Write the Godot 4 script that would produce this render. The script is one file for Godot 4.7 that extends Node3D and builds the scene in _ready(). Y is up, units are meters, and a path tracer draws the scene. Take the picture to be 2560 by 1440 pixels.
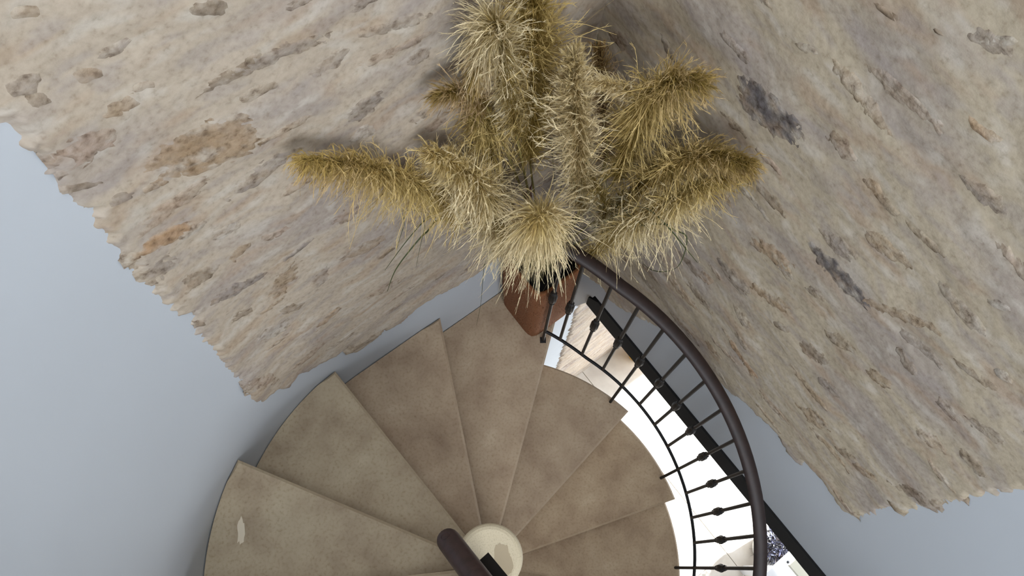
extends Node3D
# A stone spiral staircase seen from above: the newel stands at the origin, the camera hangs over it.
# Directions in plan are azimuths in degrees: 0 is away from the viewer (-z), 90 is to the right (+x).

const H := 6.4            # height of the camera above the lower floor
const F := 1970.0         # focal length in pixels of a 2560 x 1440 frame
const NADIR := Vector2(1225, 1415)
const AZ_L := -36.5       # outward direction of the back left wall
const AZ_R := 53.5        # outward direction of the back right wall
const W_L := 0.77
const W_R := 0.88
const YC := H + 2.5      # ceiling of the upper room
const STEP := 27.9
const RISE := 0.19
const R_TREAD := 0.78

var cam_rt: Vector3
var cam_up: Vector3
var cam_fw: Vector3
var mats := {}
var rng := RandomNumberGenerator.new()
var n_big := FastNoiseLite.new()
var n_mid := FastNoiseLite.new()
var n_fine := FastNoiseLite.new()
var n_soft := FastNoiseLite.new()
var used := {}

# ------------------------------------------------------------------ small helpers
func dir(az: float) -> Vector3:
	return Vector3(sin(deg_to_rad(az)), 0, -cos(deg_to_rad(az)))

func pt(az: float, r: float, depth: float) -> Vector3:
	return dir(az) * r + Vector3(0, H - depth, 0)

func ray(px: float, py: float) -> Vector3:
	var p := Vector3((px - 1280.0) / F, -(py - 720.0) / F, -1.0)
	return Vector3(p.dot(cam_rt), p.dot(cam_up), -p.dot(cam_fw))

# the point at that depth below the camera on the line of sight of a pixel
func at(px: float, py: float, depth: float) -> Vector3:
	var r := ray(px, py)
	return Vector3(0, H, 0) + r * (depth / -r.y)

func pol(px: float, py: float) -> Vector2:
	var r := ray(px, py) / -ray(px, py).y
	return Vector2(rad_to_deg(atan2(r.x, -r.z)), Vector2(r.x, r.z).length())

# back left wall: flat for s >= 0, a round stair wall about the newel for s < 0
func wl(s: float, y: float, h := 0.0) -> Vector3:
	if s >= 0.0:
		return dir(AZ_L) * (W_L - h) + dir(AZ_L + 90.0) * s + Vector3(0, y, 0)
	return dir(AZ_L + rad_to_deg(s / W_L)) * (W_L - h) + Vector3(0, y, 0)

func wr(s: float, y: float, h := 0.0) -> Vector3:
	return dir(AZ_R) * (W_R - h) + dir(AZ_R + 90.0) * s + Vector3(0, y, 0)

# a pixel that shows the left or the right wall, as (s, y) on that wall
func on_left(px: float, py: float) -> Vector2:
	var q := pol(px, py)
	var a := deg_to_rad(q.x - AZ_L)
	if a >= 0.0:
		return Vector2(W_L * tan(a), H - W_L / cos(a) / q.y)
	return Vector2(W_L * a, H - W_L / q.y)

func on_right(px: float, py: float) -> Vector2:
	var q := pol(px, py)
	var a := deg_to_rad(q.x - AZ_R)
	return Vector2(W_R * tan(a), H - W_R / cos(a) / q.y)

func keep_in(p: Vector3, gap := 0.023) -> Vector3:
	var l := p.dot(dir(AZ_L)) - (W_L - gap)
	if l > 0.0:
		p -= dir(AZ_L) * l
	var r := p.dot(dir(AZ_R)) - (W_R - gap)
	if r > 0.0:
		p -= dir(AZ_R) * r
	return p

func numbered(called: String) -> String:
	var k: int = used.get(called, -1) + 1
	used[called] = k
	return called if k == 0 else "%s_%03d" % [called, k]

func thing(called: String, label: String, category: String, where := Vector3.ZERO, group := "") -> Node3D:
	var o := Node3D.new()
	o.name = numbered(called)
	add_child(o)
	o.position = where
	o.set_meta("label", label)
	o.set_meta("category", category)
	if group != "":
		o.set_meta("group", group)
	return o

func setting(called: String, label := "") -> Node3D:
	var o := Node3D.new()
	o.name = numbered(called)
	add_child(o)
	o.set_meta("kind", "structure")
	if label != "":
		o.set_meta("label", label)
	return o

func part(called: String, mesh: Mesh, m: Material, parent: Node3D, where := Vector3.ZERO) -> MeshInstance3D:
	var o := MeshInstance3D.new()
	o.name = called
	o.mesh = mesh
	o.material_override = m
	o.cast_shadow = GeometryInstance3D.SHADOW_CASTING_SETTING_ON
	parent.add_child(o, true)
	o.position = where
	return o

# ------------------------------------------------------------------ mesh helpers
func arr_mesh(v: PackedVector3Array, n: PackedVector3Array, idx: PackedInt32Array, uv := PackedVector2Array(), col := PackedColorArray()) -> ArrayMesh:
	var a := []
	a.resize(Mesh.ARRAY_MAX)
	a[Mesh.ARRAY_VERTEX] = v
	a[Mesh.ARRAY_NORMAL] = n
	a[Mesh.ARRAY_INDEX] = idx
	if uv.size():
		a[Mesh.ARRAY_TEX_UV] = uv
	if col.size():
		a[Mesh.ARRAY_COLOR] = col
	var m := ArrayMesh.new()
	m.add_surface_from_arrays(Mesh.PRIMITIVE_TRIANGLES, a)
	return m

# a grid of points, row by row; normals from neighbours, turned towards «facing» at each point
func sheet(v: PackedVector3Array, nx: int, ny: int, toward: Vector3, uv := PackedVector2Array(), col := PackedColorArray()) -> ArrayMesh:
	var n := PackedVector3Array()
	n.resize(v.size())
	var idx := PackedInt32Array()
	var c := (v[1] - v[0]).cross(v[nx] - v[0])
	var flip := c.dot(toward - v[0]) < 0.0
	for j in ny:
		for i in nx:
			var a := v[j * nx + mini(i + 1, nx - 1)] - v[j * nx + maxi(i - 1, 0)]
			var b := v[mini(j + 1, ny - 1) * nx + i] - v[maxi(j - 1, 0) * nx + i]
			var k := a.cross(b).normalized()
			n[j * nx + i] = -k if flip else k
	for j in ny - 1:
		for i in nx - 1:
			var p := j * nx + i
			if flip:
				idx.append_array([p, p + 1, p + nx, p + 1, p + nx + 1, p + nx])
			else:
				idx.append_array([p, p + nx, p + 1, p + 1, p + nx, p + nx + 1])
	return arr_mesh(v, n, idx, uv, col)

func quad(st: SurfaceTool, a: Vector3, b: Vector3, c: Vector3, d: Vector3) -> void:
	for p in [a, b, c, a, c, d]:
		st.add_vertex(p)

func new_st() -> SurfaceTool:
	var st := SurfaceTool.new()
	st.begin(Mesh.PRIMITIVE_TRIANGLES)
	st.set_smooth_group(-1)
	return st

func done(st: SurfaceTool) -> ArrayMesh:
	st.generate_normals()
	return st.commit()

# a plate with the plan outline «poly» (x, z) between two heights, its top edge chamfered by «bev»
func prism(st: SurfaceTool, poly: PackedVector2Array, y0: float, y1: float, bev := 0.0, wall_from := 99, wall_to := -1) -> void:
	var area := 0.0
	for i in poly.size():
		area += poly[i].cross(poly[(i + 1) % poly.size()])
	var turned := area < 0.0
	if turned:
		poly.reverse()
	var k := poly.size()
	var ins := PackedVector2Array()
	for i in k:
		var e0 := (poly[i] - poly[(i + k - 1) % k]).normalized()
		var e1 := (poly[(i + 1) % k] - poly[i]).normalized()
		var nn := (Vector2(-e0.y, e0.x) + Vector2(-e1.y, e1.x)).normalized()
		var cs := maxf(0.5, nn.dot(Vector2(-e1.y, e1.x)))
		var o := k - 1 - i if turned else i
		ins.append(poly[i] + (Vector2.ZERO if o >= wall_from and o <= wall_to else nn * bev / cs))
	var tri := Geometry2D.triangulate_polygon(ins)
	for i in range(0, tri.size(), 3):
		var a := ins[tri[i]]
		var b := ins[tri[i + 1]]
		var c := ins[tri[i + 2]]
		if (b - a).cross(c - a) < 0.0:
			var t := b
			b = c
			c = t
		# positive area in (x, z) reads clockwise from above
		for p in [a, b, c]:
			st.add_vertex(Vector3(p.x, y1, p.y))
		for p in [a, c, b]:
			st.add_vertex(Vector3(p.x, y0, p.y))
	for i in k:
		var p := poly[i]
		var q := poly[(i + 1) % k]
		var pi_ := ins[i]
		var qi := ins[(i + 1) % k]
		var yb := y1 - bev
		var yp := y1 - 0.0001 if p == pi_ else yb
		var yq := y1 - 0.0001 if q == qi else yb
		quad(st, Vector3(p.x, yp, p.y), Vector3(q.x, yq, q.y), Vector3(q.x, y0, q.y), Vector3(p.x, y0, p.y))
		if bev > 0.0:
			quad(st, Vector3(pi_.x, y1, pi_.y), Vector3(qi.x, y1, qi.y), Vector3(q.x, yq, q.y), Vector3(p.x, yp, p.y))

# a box about «c» with half sizes along three axes
func bar(st: SurfaceTool, c: Vector3, x: Vector3, y: Vector3, z: Vector3) -> void:
	if x.cross(y).dot(z) < 0.0:
		z = -z
	for f in [[x, y, z], [y, z, x], [z, x, y]]:
		for s in [1.0, -1.0]:
			var o: Vector3 = c + f[2] * s
			var u: Vector3 = f[0]
			var w: Vector3 = f[1] * s
			quad(st, o - u - w, o - u + w, o + u + w, o + u - w)

# a round bar through the points; radii may differ, sides may be flattened
func tube(points: PackedVector3Array, radii: PackedFloat32Array, sides := 10, flat := 1.0, flat_axis := Vector3.UP) -> ArrayMesh:
	var v := PackedVector3Array()
	var n := PackedVector3Array()
	var idx := PackedInt32Array()
	var m := points.size()
	var side := Vector3.ZERO
	for i in m:
		var t := (points[mini(i + 1, m - 1)] - points[maxi(i - 1, 0)]).normalized()
		if flat != 1.0:
			side = t.cross(flat_axis).normalized()
		elif side == Vector3.ZERO:
			side = t.cross(Vector3.UP if absf(t.y) < 0.9 else Vector3.RIGHT).normalized()
		else:
			side = (side - t * side.dot(t)).normalized()
		var up := side.cross(t).normalized()
		for k in sides + 1:
			var a := TAU * k / sides
			var o := side * cos(a) + up * sin(a) * flat
			v.append(points[i] + o * radii[mini(i, radii.size() - 1)])
			n.append((side * cos(a) + up * sin(a) / flat).normalized())
	for i in m - 1:
		for k in sides:
			var p := i * (sides + 1) + k
			idx.append_array([p, p + 1, p + sides + 1, p + 1, p + sides + 2, p + sides + 1])
	for e in [0, m - 1]:
		var t := (points[1] - points[0]).normalized() * -1.0 if e == 0 else (points[m - 1] - points[m - 2]).normalized()
		var c := v.size()
		v.append(points[e])
		n.append(t)
		for k in sides + 1:
			v.append(v[e * (sides + 1) + k])
			n.append(t)
		for k in sides:
			if e == 0:
				idx.append_array([c, c + 2 + k, c + 1 + k])
			else:
				idx.append_array([c, c + 1 + k, c + 2 + k])
	return arr_mesh(v, n, idx)

# a profile of (radius, height) pairs turned about the y axis
func lathe(prof: Array, sides := 24, ridges := 0, ridge := 0.0) -> ArrayMesh:
	var st := SurfaceTool.new()
	st.begin(Mesh.PRIMITIVE_TRIANGLES)
	for i in prof.size() - 1:
		for k in sides:
			var q := []
			for e in [[i, k], [i, k + 1], [i + 1, k + 1], [i + 1, k]]:
				var a: float = TAU * e[1] / sides
				var r: float = prof[e[0]][0] * (1.0 + ridge * cos(a * ridges))
				q.append(Vector3(cos(a) * r, prof[e[0]][1], sin(a) * r))
			st.set_smooth_group(0 if ridges else -1)
			quad(st, q[3], q[2], q[1], q[0])
	st.generate_normals()
	return st.commit()

func catmull(pts: PackedVector3Array, u: float) -> Vector3:
	var m := pts.size() - 1
	var f := clampf(u, 0, 1) * m
	var i := mini(int(f), m - 1)
	return pts[i].cubic_interpolate(pts[i + 1], pts[maxi(i - 1, 0)], pts[mini(i + 2, m)], f - i)

func smooth_path(pts: PackedVector3Array, count: int) -> PackedVector3Array:
	var o := PackedVector3Array()
	for k in count + 1:
		o.append(catmull(pts, float(k) / count))
	return o

# ------------------------------------------------------------------ materials
func noise_tex(seed_: int, freq: float, ramp: Array, size := 512, oct := 4, kind := FastNoiseLite.TYPE_SIMPLEX_SMOOTH, bump := 0.0) -> NoiseTexture2D:
	var n := FastNoiseLite.new()
	n.seed = seed_
	n.noise_type = kind
	n.frequency = freq
	n.fractal_octaves = oct
	n.fractal_gain = 0.55
	var t := NoiseTexture2D.new()
	t.width = size
	t.height = size
	t.seamless = true
	t.noise = n
	if bump > 0.0:
		t.as_normal_map = true
		t.bump_strength = bump
	else:
		var g := Gradient.new()
		g.offsets = PackedFloat32Array()
		var offs := PackedFloat32Array()
		var cols := PackedColorArray()
		for r in ramp:
			offs.append(r[0])
			cols.append(r[1])
		g.offsets = offs
		g.colors = cols
		t.color_ramp = g
	return t

func mat(called: String, c: Color, rough := 0.8, metal := 0.0) -> StandardMaterial3D:
	var m := StandardMaterial3D.new()
	m.resource_name = called
	m.albedo_color = c
	m.roughness = rough
	m.metallic = metal
	mats[called] = m
	return m

func make_materials() -> void:
	var grain := noise_tex(11, 0.02, [[0.0, Color(0.85, 0.83, 0.8)], [0.3, Color(0.945, 0.94, 0.925)], [0.5, Color(0.975, 0.97, 0.96)], [0.75, Color(1, 1, 0.99)], [1.0, Color(1, 1, 1)]], 1024, 8)
	var grain_n := noise_tex(12, 0.025, [], 1024, 7, FastNoiseLite.TYPE_SIMPLEX_SMOOTH, 5.0)
	var soft_n := noise_tex(13, 0.012, [], 512, 4, FastNoiseLite.TYPE_SIMPLEX_SMOOTH, 3.0)
	var m := mat("mortar", Color(1, 1, 1), 0.95)
	m.vertex_color_use_as_albedo = true
	m.albedo_texture = grain
	m.uv1_scale = Vector3(2.7, 2.7, 1)
	m.normal_enabled = true
	m.normal_texture = grain_n
	m.normal_scale = 0.22
	m.metallic_specular = 0.25
	var s := mat("stone", Color(1, 1, 1), 0.95)
	s.vertex_color_use_as_albedo = true
	s.albedo_texture = noise_tex(14, 0.014, [[0.0, Color(0.6, 0.56, 0.53)], [0.3, Color(0.85, 0.83, 0.8)], [0.55, Color(0.95, 0.94, 0.92)], [1.0, Color(1, 1, 1)]], 1024, 8)
	s.uv1_scale = Vector3(2.9, 2.9, 1)
	s.normal_enabled = true
	s.normal_texture = grain_n
	s.normal_scale = 0.6
	s.metallic_specular = 0.25
	var p := mat("plaster", Color(0.75, 0.768, 0.788), 0.9)
	p.normal_enabled = true
	p.normal_texture = soft_n
	p.normal_scale = 0.12
	p.uv1_scale = Vector3(1.5, 1.5, 1)
	p.metallic_specular = 0.3
	# limestone of the treads
	var blot := [[0.0, Color(0.7, 0.62, 0.525)], [0.3, Color(0.78, 0.705, 0.605)], [0.55, Color(0.825, 0.755, 0.65)], [0.8, Color(0.85, 0.785, 0.68)], [1.0, Color(0.9, 0.845, 0.74)]]
	var tread_t := noise_tex(21, 0.006, blot, 1024, 7)
	var speck := noise_tex(22, 0.09, [[0.0, Color(0.84, 0.81, 0.77)], [0.25, Color(0.96, 0.955, 0.94)], [0.5, Color(1, 1, 1)], [1.0, Color(1, 1, 1)]], 1024, 4)
	for k in 3:
		var t := mat("limestone_%d" % k, [Color(0.85, 0.845, 0.83), Color(0.84, 0.81, 0.795), Color(0.86, 0.82, 0.785)][k], 0.62)
		t.albedo_texture = tread_t
		t.detail_enabled = true
		t.detail_albedo = speck
		t.detail_blend_mode = BaseMaterial3D.BLEND_MODE_MUL
		t.uv1_triplanar = true
		t.uv1_world_triplanar = true
		t.uv1_scale = Vector3(0.85, 0.85, 0.85)
		t.uv1_offset = Vector3(0.31 * k, 0.2 * k, 0.57 * k)
		t.uv2_triplanar = true
		t.uv2_world_triplanar = true
		t.uv2_scale = Vector3(2.0, 2.0, 2.0)
		t.normal_enabled = true
		t.normal_texture = soft_n
		t.normal_scale = 0.25
		t.metallic_specular = 0.35
	var nw := mat("newel_stone", Color(0.84, 0.785, 0.67), 0.7)
	nw.albedo_texture = speck
	nw.uv1_triplanar = true
	nw.uv1_scale = Vector3(2, 2, 2)
	mat("splash", Color(0.87, 0.82, 0.73), 0.9)
	mat("patch_tone", Color(0.72, 0.655, 0.545), 0.8)
	var iron := mat("iron", Color(0.13, 0.12, 0.115), 0.5, 0.35)
	iron.normal_enabled = true
	iron.normal_texture = soft_n
	iron.normal_scale = 0.2
	iron.uv1_triplanar = true
	iron.uv1_scale = Vector3(4, 4, 4)
	mat("dark_iron", Color(0.07, 0.068, 0.07), 0.55, 0.3)
	var hr := mat("handrail_paint", Color(0.175, 0.115, 0.1), 0.55)
	hr.albedo_texture = noise_tex(31, 0.02, [[0.0, Color(0.55, 0.5, 0.5)], [0.5, Color(0.9, 0.88, 0.86)], [1.0, Color(1, 1, 1)]], 512, 4)
	hr.uv1_triplanar = true
	hr.uv1_scale = Vector3(3, 3, 3)
	var nr := mat("newel_rail_paint", Color(0.27, 0.2, 0.2), 0.45)
	nr.albedo_texture = hr.albedo_texture
	nr.uv1_triplanar = true
	nr.uv1_scale = Vector3(4, 4, 4)
	mat("black_beam", Color(0.03, 0.026, 0.026), 0.9)
	var co := mat("coir", Color(0.92, 0.86, 0.8), 0.95)
	co.albedo_texture = noise_tex(41, 0.16, [[0.0, Color(0.3, 0.18, 0.11)], [0.4, Color(0.55, 0.36, 0.23)], [0.6, Color(0.68, 0.47, 0.31)], [1.0, Color(0.92, 0.74, 0.56)]], 512, 4)
	co.normal_enabled = true
	co.normal_texture = noise_tex(42, 0.16, [], 512, 4, FastNoiseLite.TYPE_SIMPLEX_SMOOTH, 9.0)
	co.normal_scale = 1.2
	co.uv1_triplanar = true
	co.uv1_scale = Vector3(5, 5, 5)
	var cf := mat("coir_fibre", Color(1, 1, 1), 0.95)
	cf.vertex_color_use_as_albedo = true
	mat("liner", Color(0.03, 0.03, 0.03), 0.5)
	mat("soil", Color(0.09, 0.07, 0.055), 0.95)
	var pl := mat("plume", Color(1, 1, 1), 0.85)
	pl.vertex_color_use_as_albedo = true
	pl.cull_mode = BaseMaterial3D.CULL_DISABLED
	pl.metallic_specular = 0.2
	pl.backlight_enabled = true
	pl.backlight = Color(0.16, 0.14, 0.08)
	mat("stem", Color(0.55, 0.5, 0.28), 0.8)
	var bl := mat("blade", Color(0.24, 0.27, 0.13), 0.6)
	bl.cull_mode = BaseMaterial3D.CULL_DISABLED
	mat("dead_leaf", Color(0.3, 0.15, 0.1), 0.8)
	var fl := mat("floor_tile", Color(0.9, 0.87, 0.83), 0.6)
	fl.albedo_texture = noise_tex(51, 0.01, [[0.0, Color(0.88, 0.86, 0.84)], [0.5, Color(0.95, 0.94, 0.92)], [1.0, Color(1, 1, 1)]], 512, 5)
	fl.uv1_triplanar = true
	fl.uv1_world_triplanar = true
	fl.uv1_scale = Vector3(0.7, 0.7, 0.7)
	mat("joint", Color(0.66, 0.62, 0.57), 0.9)
	mat("white_paint", Color(0.86, 0.86, 0.87), 0.5)
	mat("cream_paint", Color(0.9, 0.88, 0.8), 0.5)
	mat("bolt", Color(0.12, 0.12, 0.13), 0.5, 0.5)
	mat("yellow_glaze", Color(0.95, 0.74, 0.1), 0.4)
	mat("pale_pot", Color(0.8, 0.79, 0.77), 0.85)
	var lv := mat("lavender", Color(1, 1, 1), 0.6)
	lv.cull_mode = BaseMaterial3D.CULL_DISABLED
	lv.vertex_color_use_as_albedo = true
	mat("terrace", Color(0.8, 0.78, 0.74), 0.9)
	var fr := mat("added_glow", Color(0.9, 0.92, 0.94), 0.6)  # glowing face of the panel added to the ceiling
	fr.emission_enabled = true
	fr.emission = Color(0.9, 0.95, 1.0)
	fr.emission_energy_multiplier = 0.6
	mat("frame_paint", Color(0.85, 0.85, 0.84), 0.5)

# ------------------------------------------------------------------ build
func _ready() -> void:
	rng.seed = 7
	for a in [[n_big, 3, 1.0, 4], [n_mid, 4, 6.0, 4], [n_fine, 5, 40.0, 3], [n_soft, 6, 6.0, 2]]:
		a[0].seed = a[1]
		a[0].frequency = a[2]
		a[0].fractal_octaves = a[3]
		a[0].noise_type = FastNoiseLite.TYPE_SIMPLEX_SMOOTH
	camera_and_light()
	make_materials()
	shell()
	wall_left()
	wall_right()
	staircase()
	railing()
	newel_rail()
	planter()
	plumes()
	blades()
	lower_things()

func camera_and_light() -> void:
	var d := Vector3((NADIR.x - 1280.0) / F, -(NADIR.y - 720.0) / F, -1.0).normalized()
	cam_up = -d
	cam_fw = (Vector3.UP - cam_up * Vector3.UP.dot(cam_up)).normalized()
	cam_rt = cam_fw.cross(cam_up)
	var cam := Camera3D.new()
	cam.name = "camera"
	add_child(cam)
	cam.fov = rad_to_deg(2.0 * atan(720.0 / F))
	cam.near = 0.05
	cam.transform = Transform3D(Basis(Vector3(cam_rt.x, cam_up.x, -cam_fw.x), Vector3(cam_rt.y, cam_up.y, -cam_fw.y), Vector3(cam_rt.z, cam_up.z, -cam_fw.z)), Vector3(0, H, 0))
	cam.current = true

	var we := WorldEnvironment.new()
	we.name = "environment"
	var e := Environment.new()
	var sky := Sky.new()
	var sm := ProceduralSkyMaterial.new()
	sm.sky_top_color = Color(0.5, 0.64, 0.85)
	sm.sky_horizon_color = Color(0.82, 0.87, 0.93)
	sm.ground_bottom_color = Color(0.6, 0.58, 0.55)
	sm.ground_horizon_color = Color(0.8, 0.8, 0.8)
	sky.sky_material = sm
	e.background_mode = Environment.BG_SKY
	e.sky = sky
	e.background_energy_multiplier = 1.6
	e.tonemap_mode = Environment.TONE_MAPPER_LINEAR
	e.tonemap_exposure = 0.65
	e.sdfgi_enabled = true
	e.ssao_enabled = true
	e.ssil_enabled = true
	we.environment = e
	add_child(we)

	# the sun falls through the terrace door of the lower room
	var sun := DirectionalLight3D.new()
	sun.name = "sun"
	sun.light_color = Color(0.95, 0.975, 1.0)
	sun.light_energy = 7.0
	sun.light_angular_distance = 1.6
	sun.shadow_enabled = true
	add_child(sun)
	var sd := dir(AZ_R) * cos(deg_to_rad(42)) + Vector3(0, sin(deg_to_rad(42)), 0)
	sun.look_at_from_position(sd * 10.0, Vector3.ZERO, Vector3.UP)

	# daylight of the window in the upper room, behind the camera
	var w := AreaLight3D.new()
	w.name = "window_daylight"
	w.area_size = Vector2(2.1, 1.7)
	w.light_color = Color(0.97, 0.985, 1.0)
	w.light_energy = 18.0
	w.shadow_enabled = true
	w.set("area_range", 14.0)
	add_child(w)
	w.look_at_from_position(Vector3(1.3125, H + 0.35, 3.42), Vector3(0.2, H - 0.9, 0.0), Vector3.UP)
	# daylight of the terrace door of the lower room
	var t := AreaLight3D.new()
	t.name = "door_daylight"
	t.area_size = Vector2(2.5, 2.3)
	t.light_color = Color(0.95, 0.975, 1.0)
	t.light_energy = 19.0
	t.shadow_enabled = true
	t.set("area_range", 14.0)
	add_child(t)
	var tp := dir(AZ_R) * 3.2 + dir(AZ_R + 90.0) * 0.885 + Vector3(0, 1.25, 0)
	t.look_at_from_position(tp, tp - dir(AZ_R), Vector3.UP)
	# fill light added over the stair well to brighten the treads
	var k := AreaLight3D.new()
	k.name = "added_top_fill"
	k.area_size = Vector2(1.3, 1.3)
	k.light_color = Color(0.97, 0.985, 1.0)
	k.light_energy = 7.5
	k.shadow_enabled = true
	k.set("area_range", 14.0)
	add_child(k)
	k.look_at_from_position(Vector3(0.15, YC - 0.05, 0.15), Vector3(0.15, H, 0.15), Vector3.FORWARD)

func slab(called: String, parts: Array, m: String, label := "") -> Node3D:
	var o := setting(called, label)
	for b in parts:
		var st := new_st()
		bar(st, b[0], b[1], b[2], b[3])
		part(b[4] if b.size() > 4 else "panel", done(st), mats[m], o)
	return o

func shell() -> void:
	var up := Vector3.UP
	var nR := dir(AZ_R)
	var aR := dir(AZ_R + 90.0)
	var yc := YC
	# lower floor of large tiles, their rows along the back left wall
	var fl := setting("floor", "pale stone floor of the lower room")
	var st := new_st()
	bar(st, Vector3(0.6, -0.08, 0.2), Vector3(5, 0, 0), Vector3(0, 0.074, 0), Vector3(0, 0, 5))
	part("joint_bed", done(st), mats.joint, fl)
	st = new_st()
	prism(st, PackedVector2Array([Vector2(-0.298, -0.298), Vector2(0.298, -0.298), Vector2(0.298, 0.298), Vector2(-0.298, 0.298)]), -0.01, 0.0, 0.002)
	var tile := done(st)
	for i in range(-6, 6):
		for j in range(-2, 6):
			var c := nR * (0.62 + 0.6 * j) + aR * (0.6 * i + 0.12)
			if c.dot(dir(AZ_L)) < W_L + 0.4 and c.z < 1.2:
				var t := part("tile", tile, mats.floor_tile, fl, c)
				t.rotation.y = deg_to_rad(-(AZ_R + 90.0) + 90.0)
	slab("floor_landing", [[Vector3(1.4, H - 1.62, 2.5), Vector3(2.0, 0, 0), Vector3(0, 0.1, 0), Vector3(0, 0, 0.98)]], "floor_tile")
	slab("ceiling", [[Vector3(1.5, yc + 0.1, 1.2), Vector3(3.6, 0, 0), Vector3(0, 0.1, 0), Vector3(0, 0, 3.2)]], "plaster")
	var sk := slab("added_panel_2", [  # added glowing panel, an invented source above the stairs
		[Vector3(0.15, yc - 0.01, 0.15), Vector3(0.66, 0, 0), up * 0.008, Vector3(0, 0, 0.66), "glow_face"]], "added_glow")
	for e in [[0.0, -0.69], [0.0, 0.69], [-0.69, 0.0], [0.69, 0.0]]:
		var sf := new_st()
		bar(sf, Vector3(0.15 + e[0], yc - 0.02, 0.15 + e[1]), Vector3(0.03 if e[0] != 0.0 else 0.72, 0, 0), up * 0.02, Vector3(0, 0, 0.03 if e[1] != 0.0 else 0.66))
		part("frame_bar", done(sf), mats.frame_paint, sk)  # trim round the added panel
	# slab over the lower room, outside the stair well
	slab("ceiling_lower", [[nR * (W_R + 0.3 + 1.15) + aR * 0.95 + Vector3(0, H - 2.6, 0), nR * 1.15, up * 0.15, aR * 1.95]], "plaster")
	# wall with the upper window: a pier on each side, a sill wall and a lintel wall
	var zs := 3.6
	slab("wall_front", [
		[Vector3(-0.3, yc / 2, zs), Vector3(0.55, 0, 0), up * yc / 2, Vector3(0, 0, 0.12), "pier"],
		[Vector3(3.2, yc / 2, zs), Vector3(0.825, 0, 0), up * yc / 2, Vector3(0, 0, 0.12), "pier"],
		[Vector3(1.3125, (H - 0.55) / 2, zs), Vector3(1.0625, 0, 0), up * (H - 0.55) / 2, Vector3(0, 0, 0.12), "sill_wall"],
		[Vector3(1.3125, (yc + H + 1.25) / 2, zs), Vector3(1.0625, 0, 0), up * (yc - H - 1.25) / 2, Vector3(0, 0, 0.12), "lintel_wall"]], "plaster")
	slab("wall_side", [[Vector3(-0.7, yc / 2, 2.1), Vector3(0.1, 0, 0), up * yc / 2, Vector3(0, 0, 1.6)]], "plaster")
	var wy := H + 0.35
	slab("window_1", [
		[Vector3(1.3125, wy - 0.87, zs), Vector3(1.06, 0, 0), up * 0.03, Vector3(0, 0, 0.03), "frame_bar"],
		[Vector3(1.3125, wy + 0.87, zs), Vector3(1.06, 0, 0), up * 0.03, Vector3(0, 0, 0.03), "frame_bar"],
		[Vector3(0.285, wy, zs), Vector3(0.03, 0, 0), up * 0.84, Vector3(0, 0, 0.03), "frame_bar"],
		[Vector3(2.34, wy, zs), Vector3(0.03, 0, 0), up * 0.84, Vector3(0, 0, 0.03), "frame_bar"],
		[Vector3(1.3125, wy, zs), Vector3(0.025, 0, 0), up * 0.84, Vector3(0, 0, 0.03), "frame_bar"]], "frame_paint")
	# terrace wall of the lower room with a wide door
	var co := 3.35
	var hl := H - 2.6
	slab("wall_terrace", [
		[nR * co + aR * -0.63 + up * hl / 2, nR * 0.12, up * hl / 2, aR * 0.2, "pier"],
		[nR * co + aR * 2.55 + up * hl / 2, nR * 0.12, up * hl / 2, aR * 0.35, "pier"],
		[nR * co + aR * 0.885 + up * (2.5 + hl) / 2, nR * 0.12, up * (hl - 2.5) / 2, aR * 1.315, "lintel_wall"]], "plaster")
	slab("wall_lower_side", [[nR * 2.1 + aR * 2.8 + up * hl / 2, nR * 1.3, up * hl / 2, aR * 0.1],
		[nR * (W_R + 0.14) + aR * 4.05 + up * (H - 2.79) / 2, nR * 0.14, up * (H - 2.79) / 2, aR * 1.15]], "plaster")
	slab("floor_terrace", [[nR * 7.5 + aR * 0.9 + up * -0.1, nR * 4.0, up * 0.09, aR * 5.0]], "terrace")

# height of the mortar over the plaster: strong along the courses, finer across them
func relief(s: float, y: float) -> float:
	var x := s + 0.03 * n_mid.get_noise_2d(s * 0.6 + 9.0, y * 0.6)
	return 0.005 * n_soft.get_noise_2d(x * 0.6, y * 1.1) + 0.0011 * n_soft.get_noise_2d(x * 2.0 + 40.0, y * 3.0) + 0.0007 * n_fine.get_noise_2d(s, y * 1.3)

func edge_dist(p: Vector2, poly: PackedVector2Array) -> float:
	var best := 1e9
	for i in poly.size():
		var q := Geometry2D.get_closest_point_to_segment(p, poly[i], poly[(i + 1) % poly.size()])
		best = minf(best, p.distance_squared_to(q))
	var d := sqrt(best)
	return d if Geometry2D.is_point_in_polygon(p, poly) else -d

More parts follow.
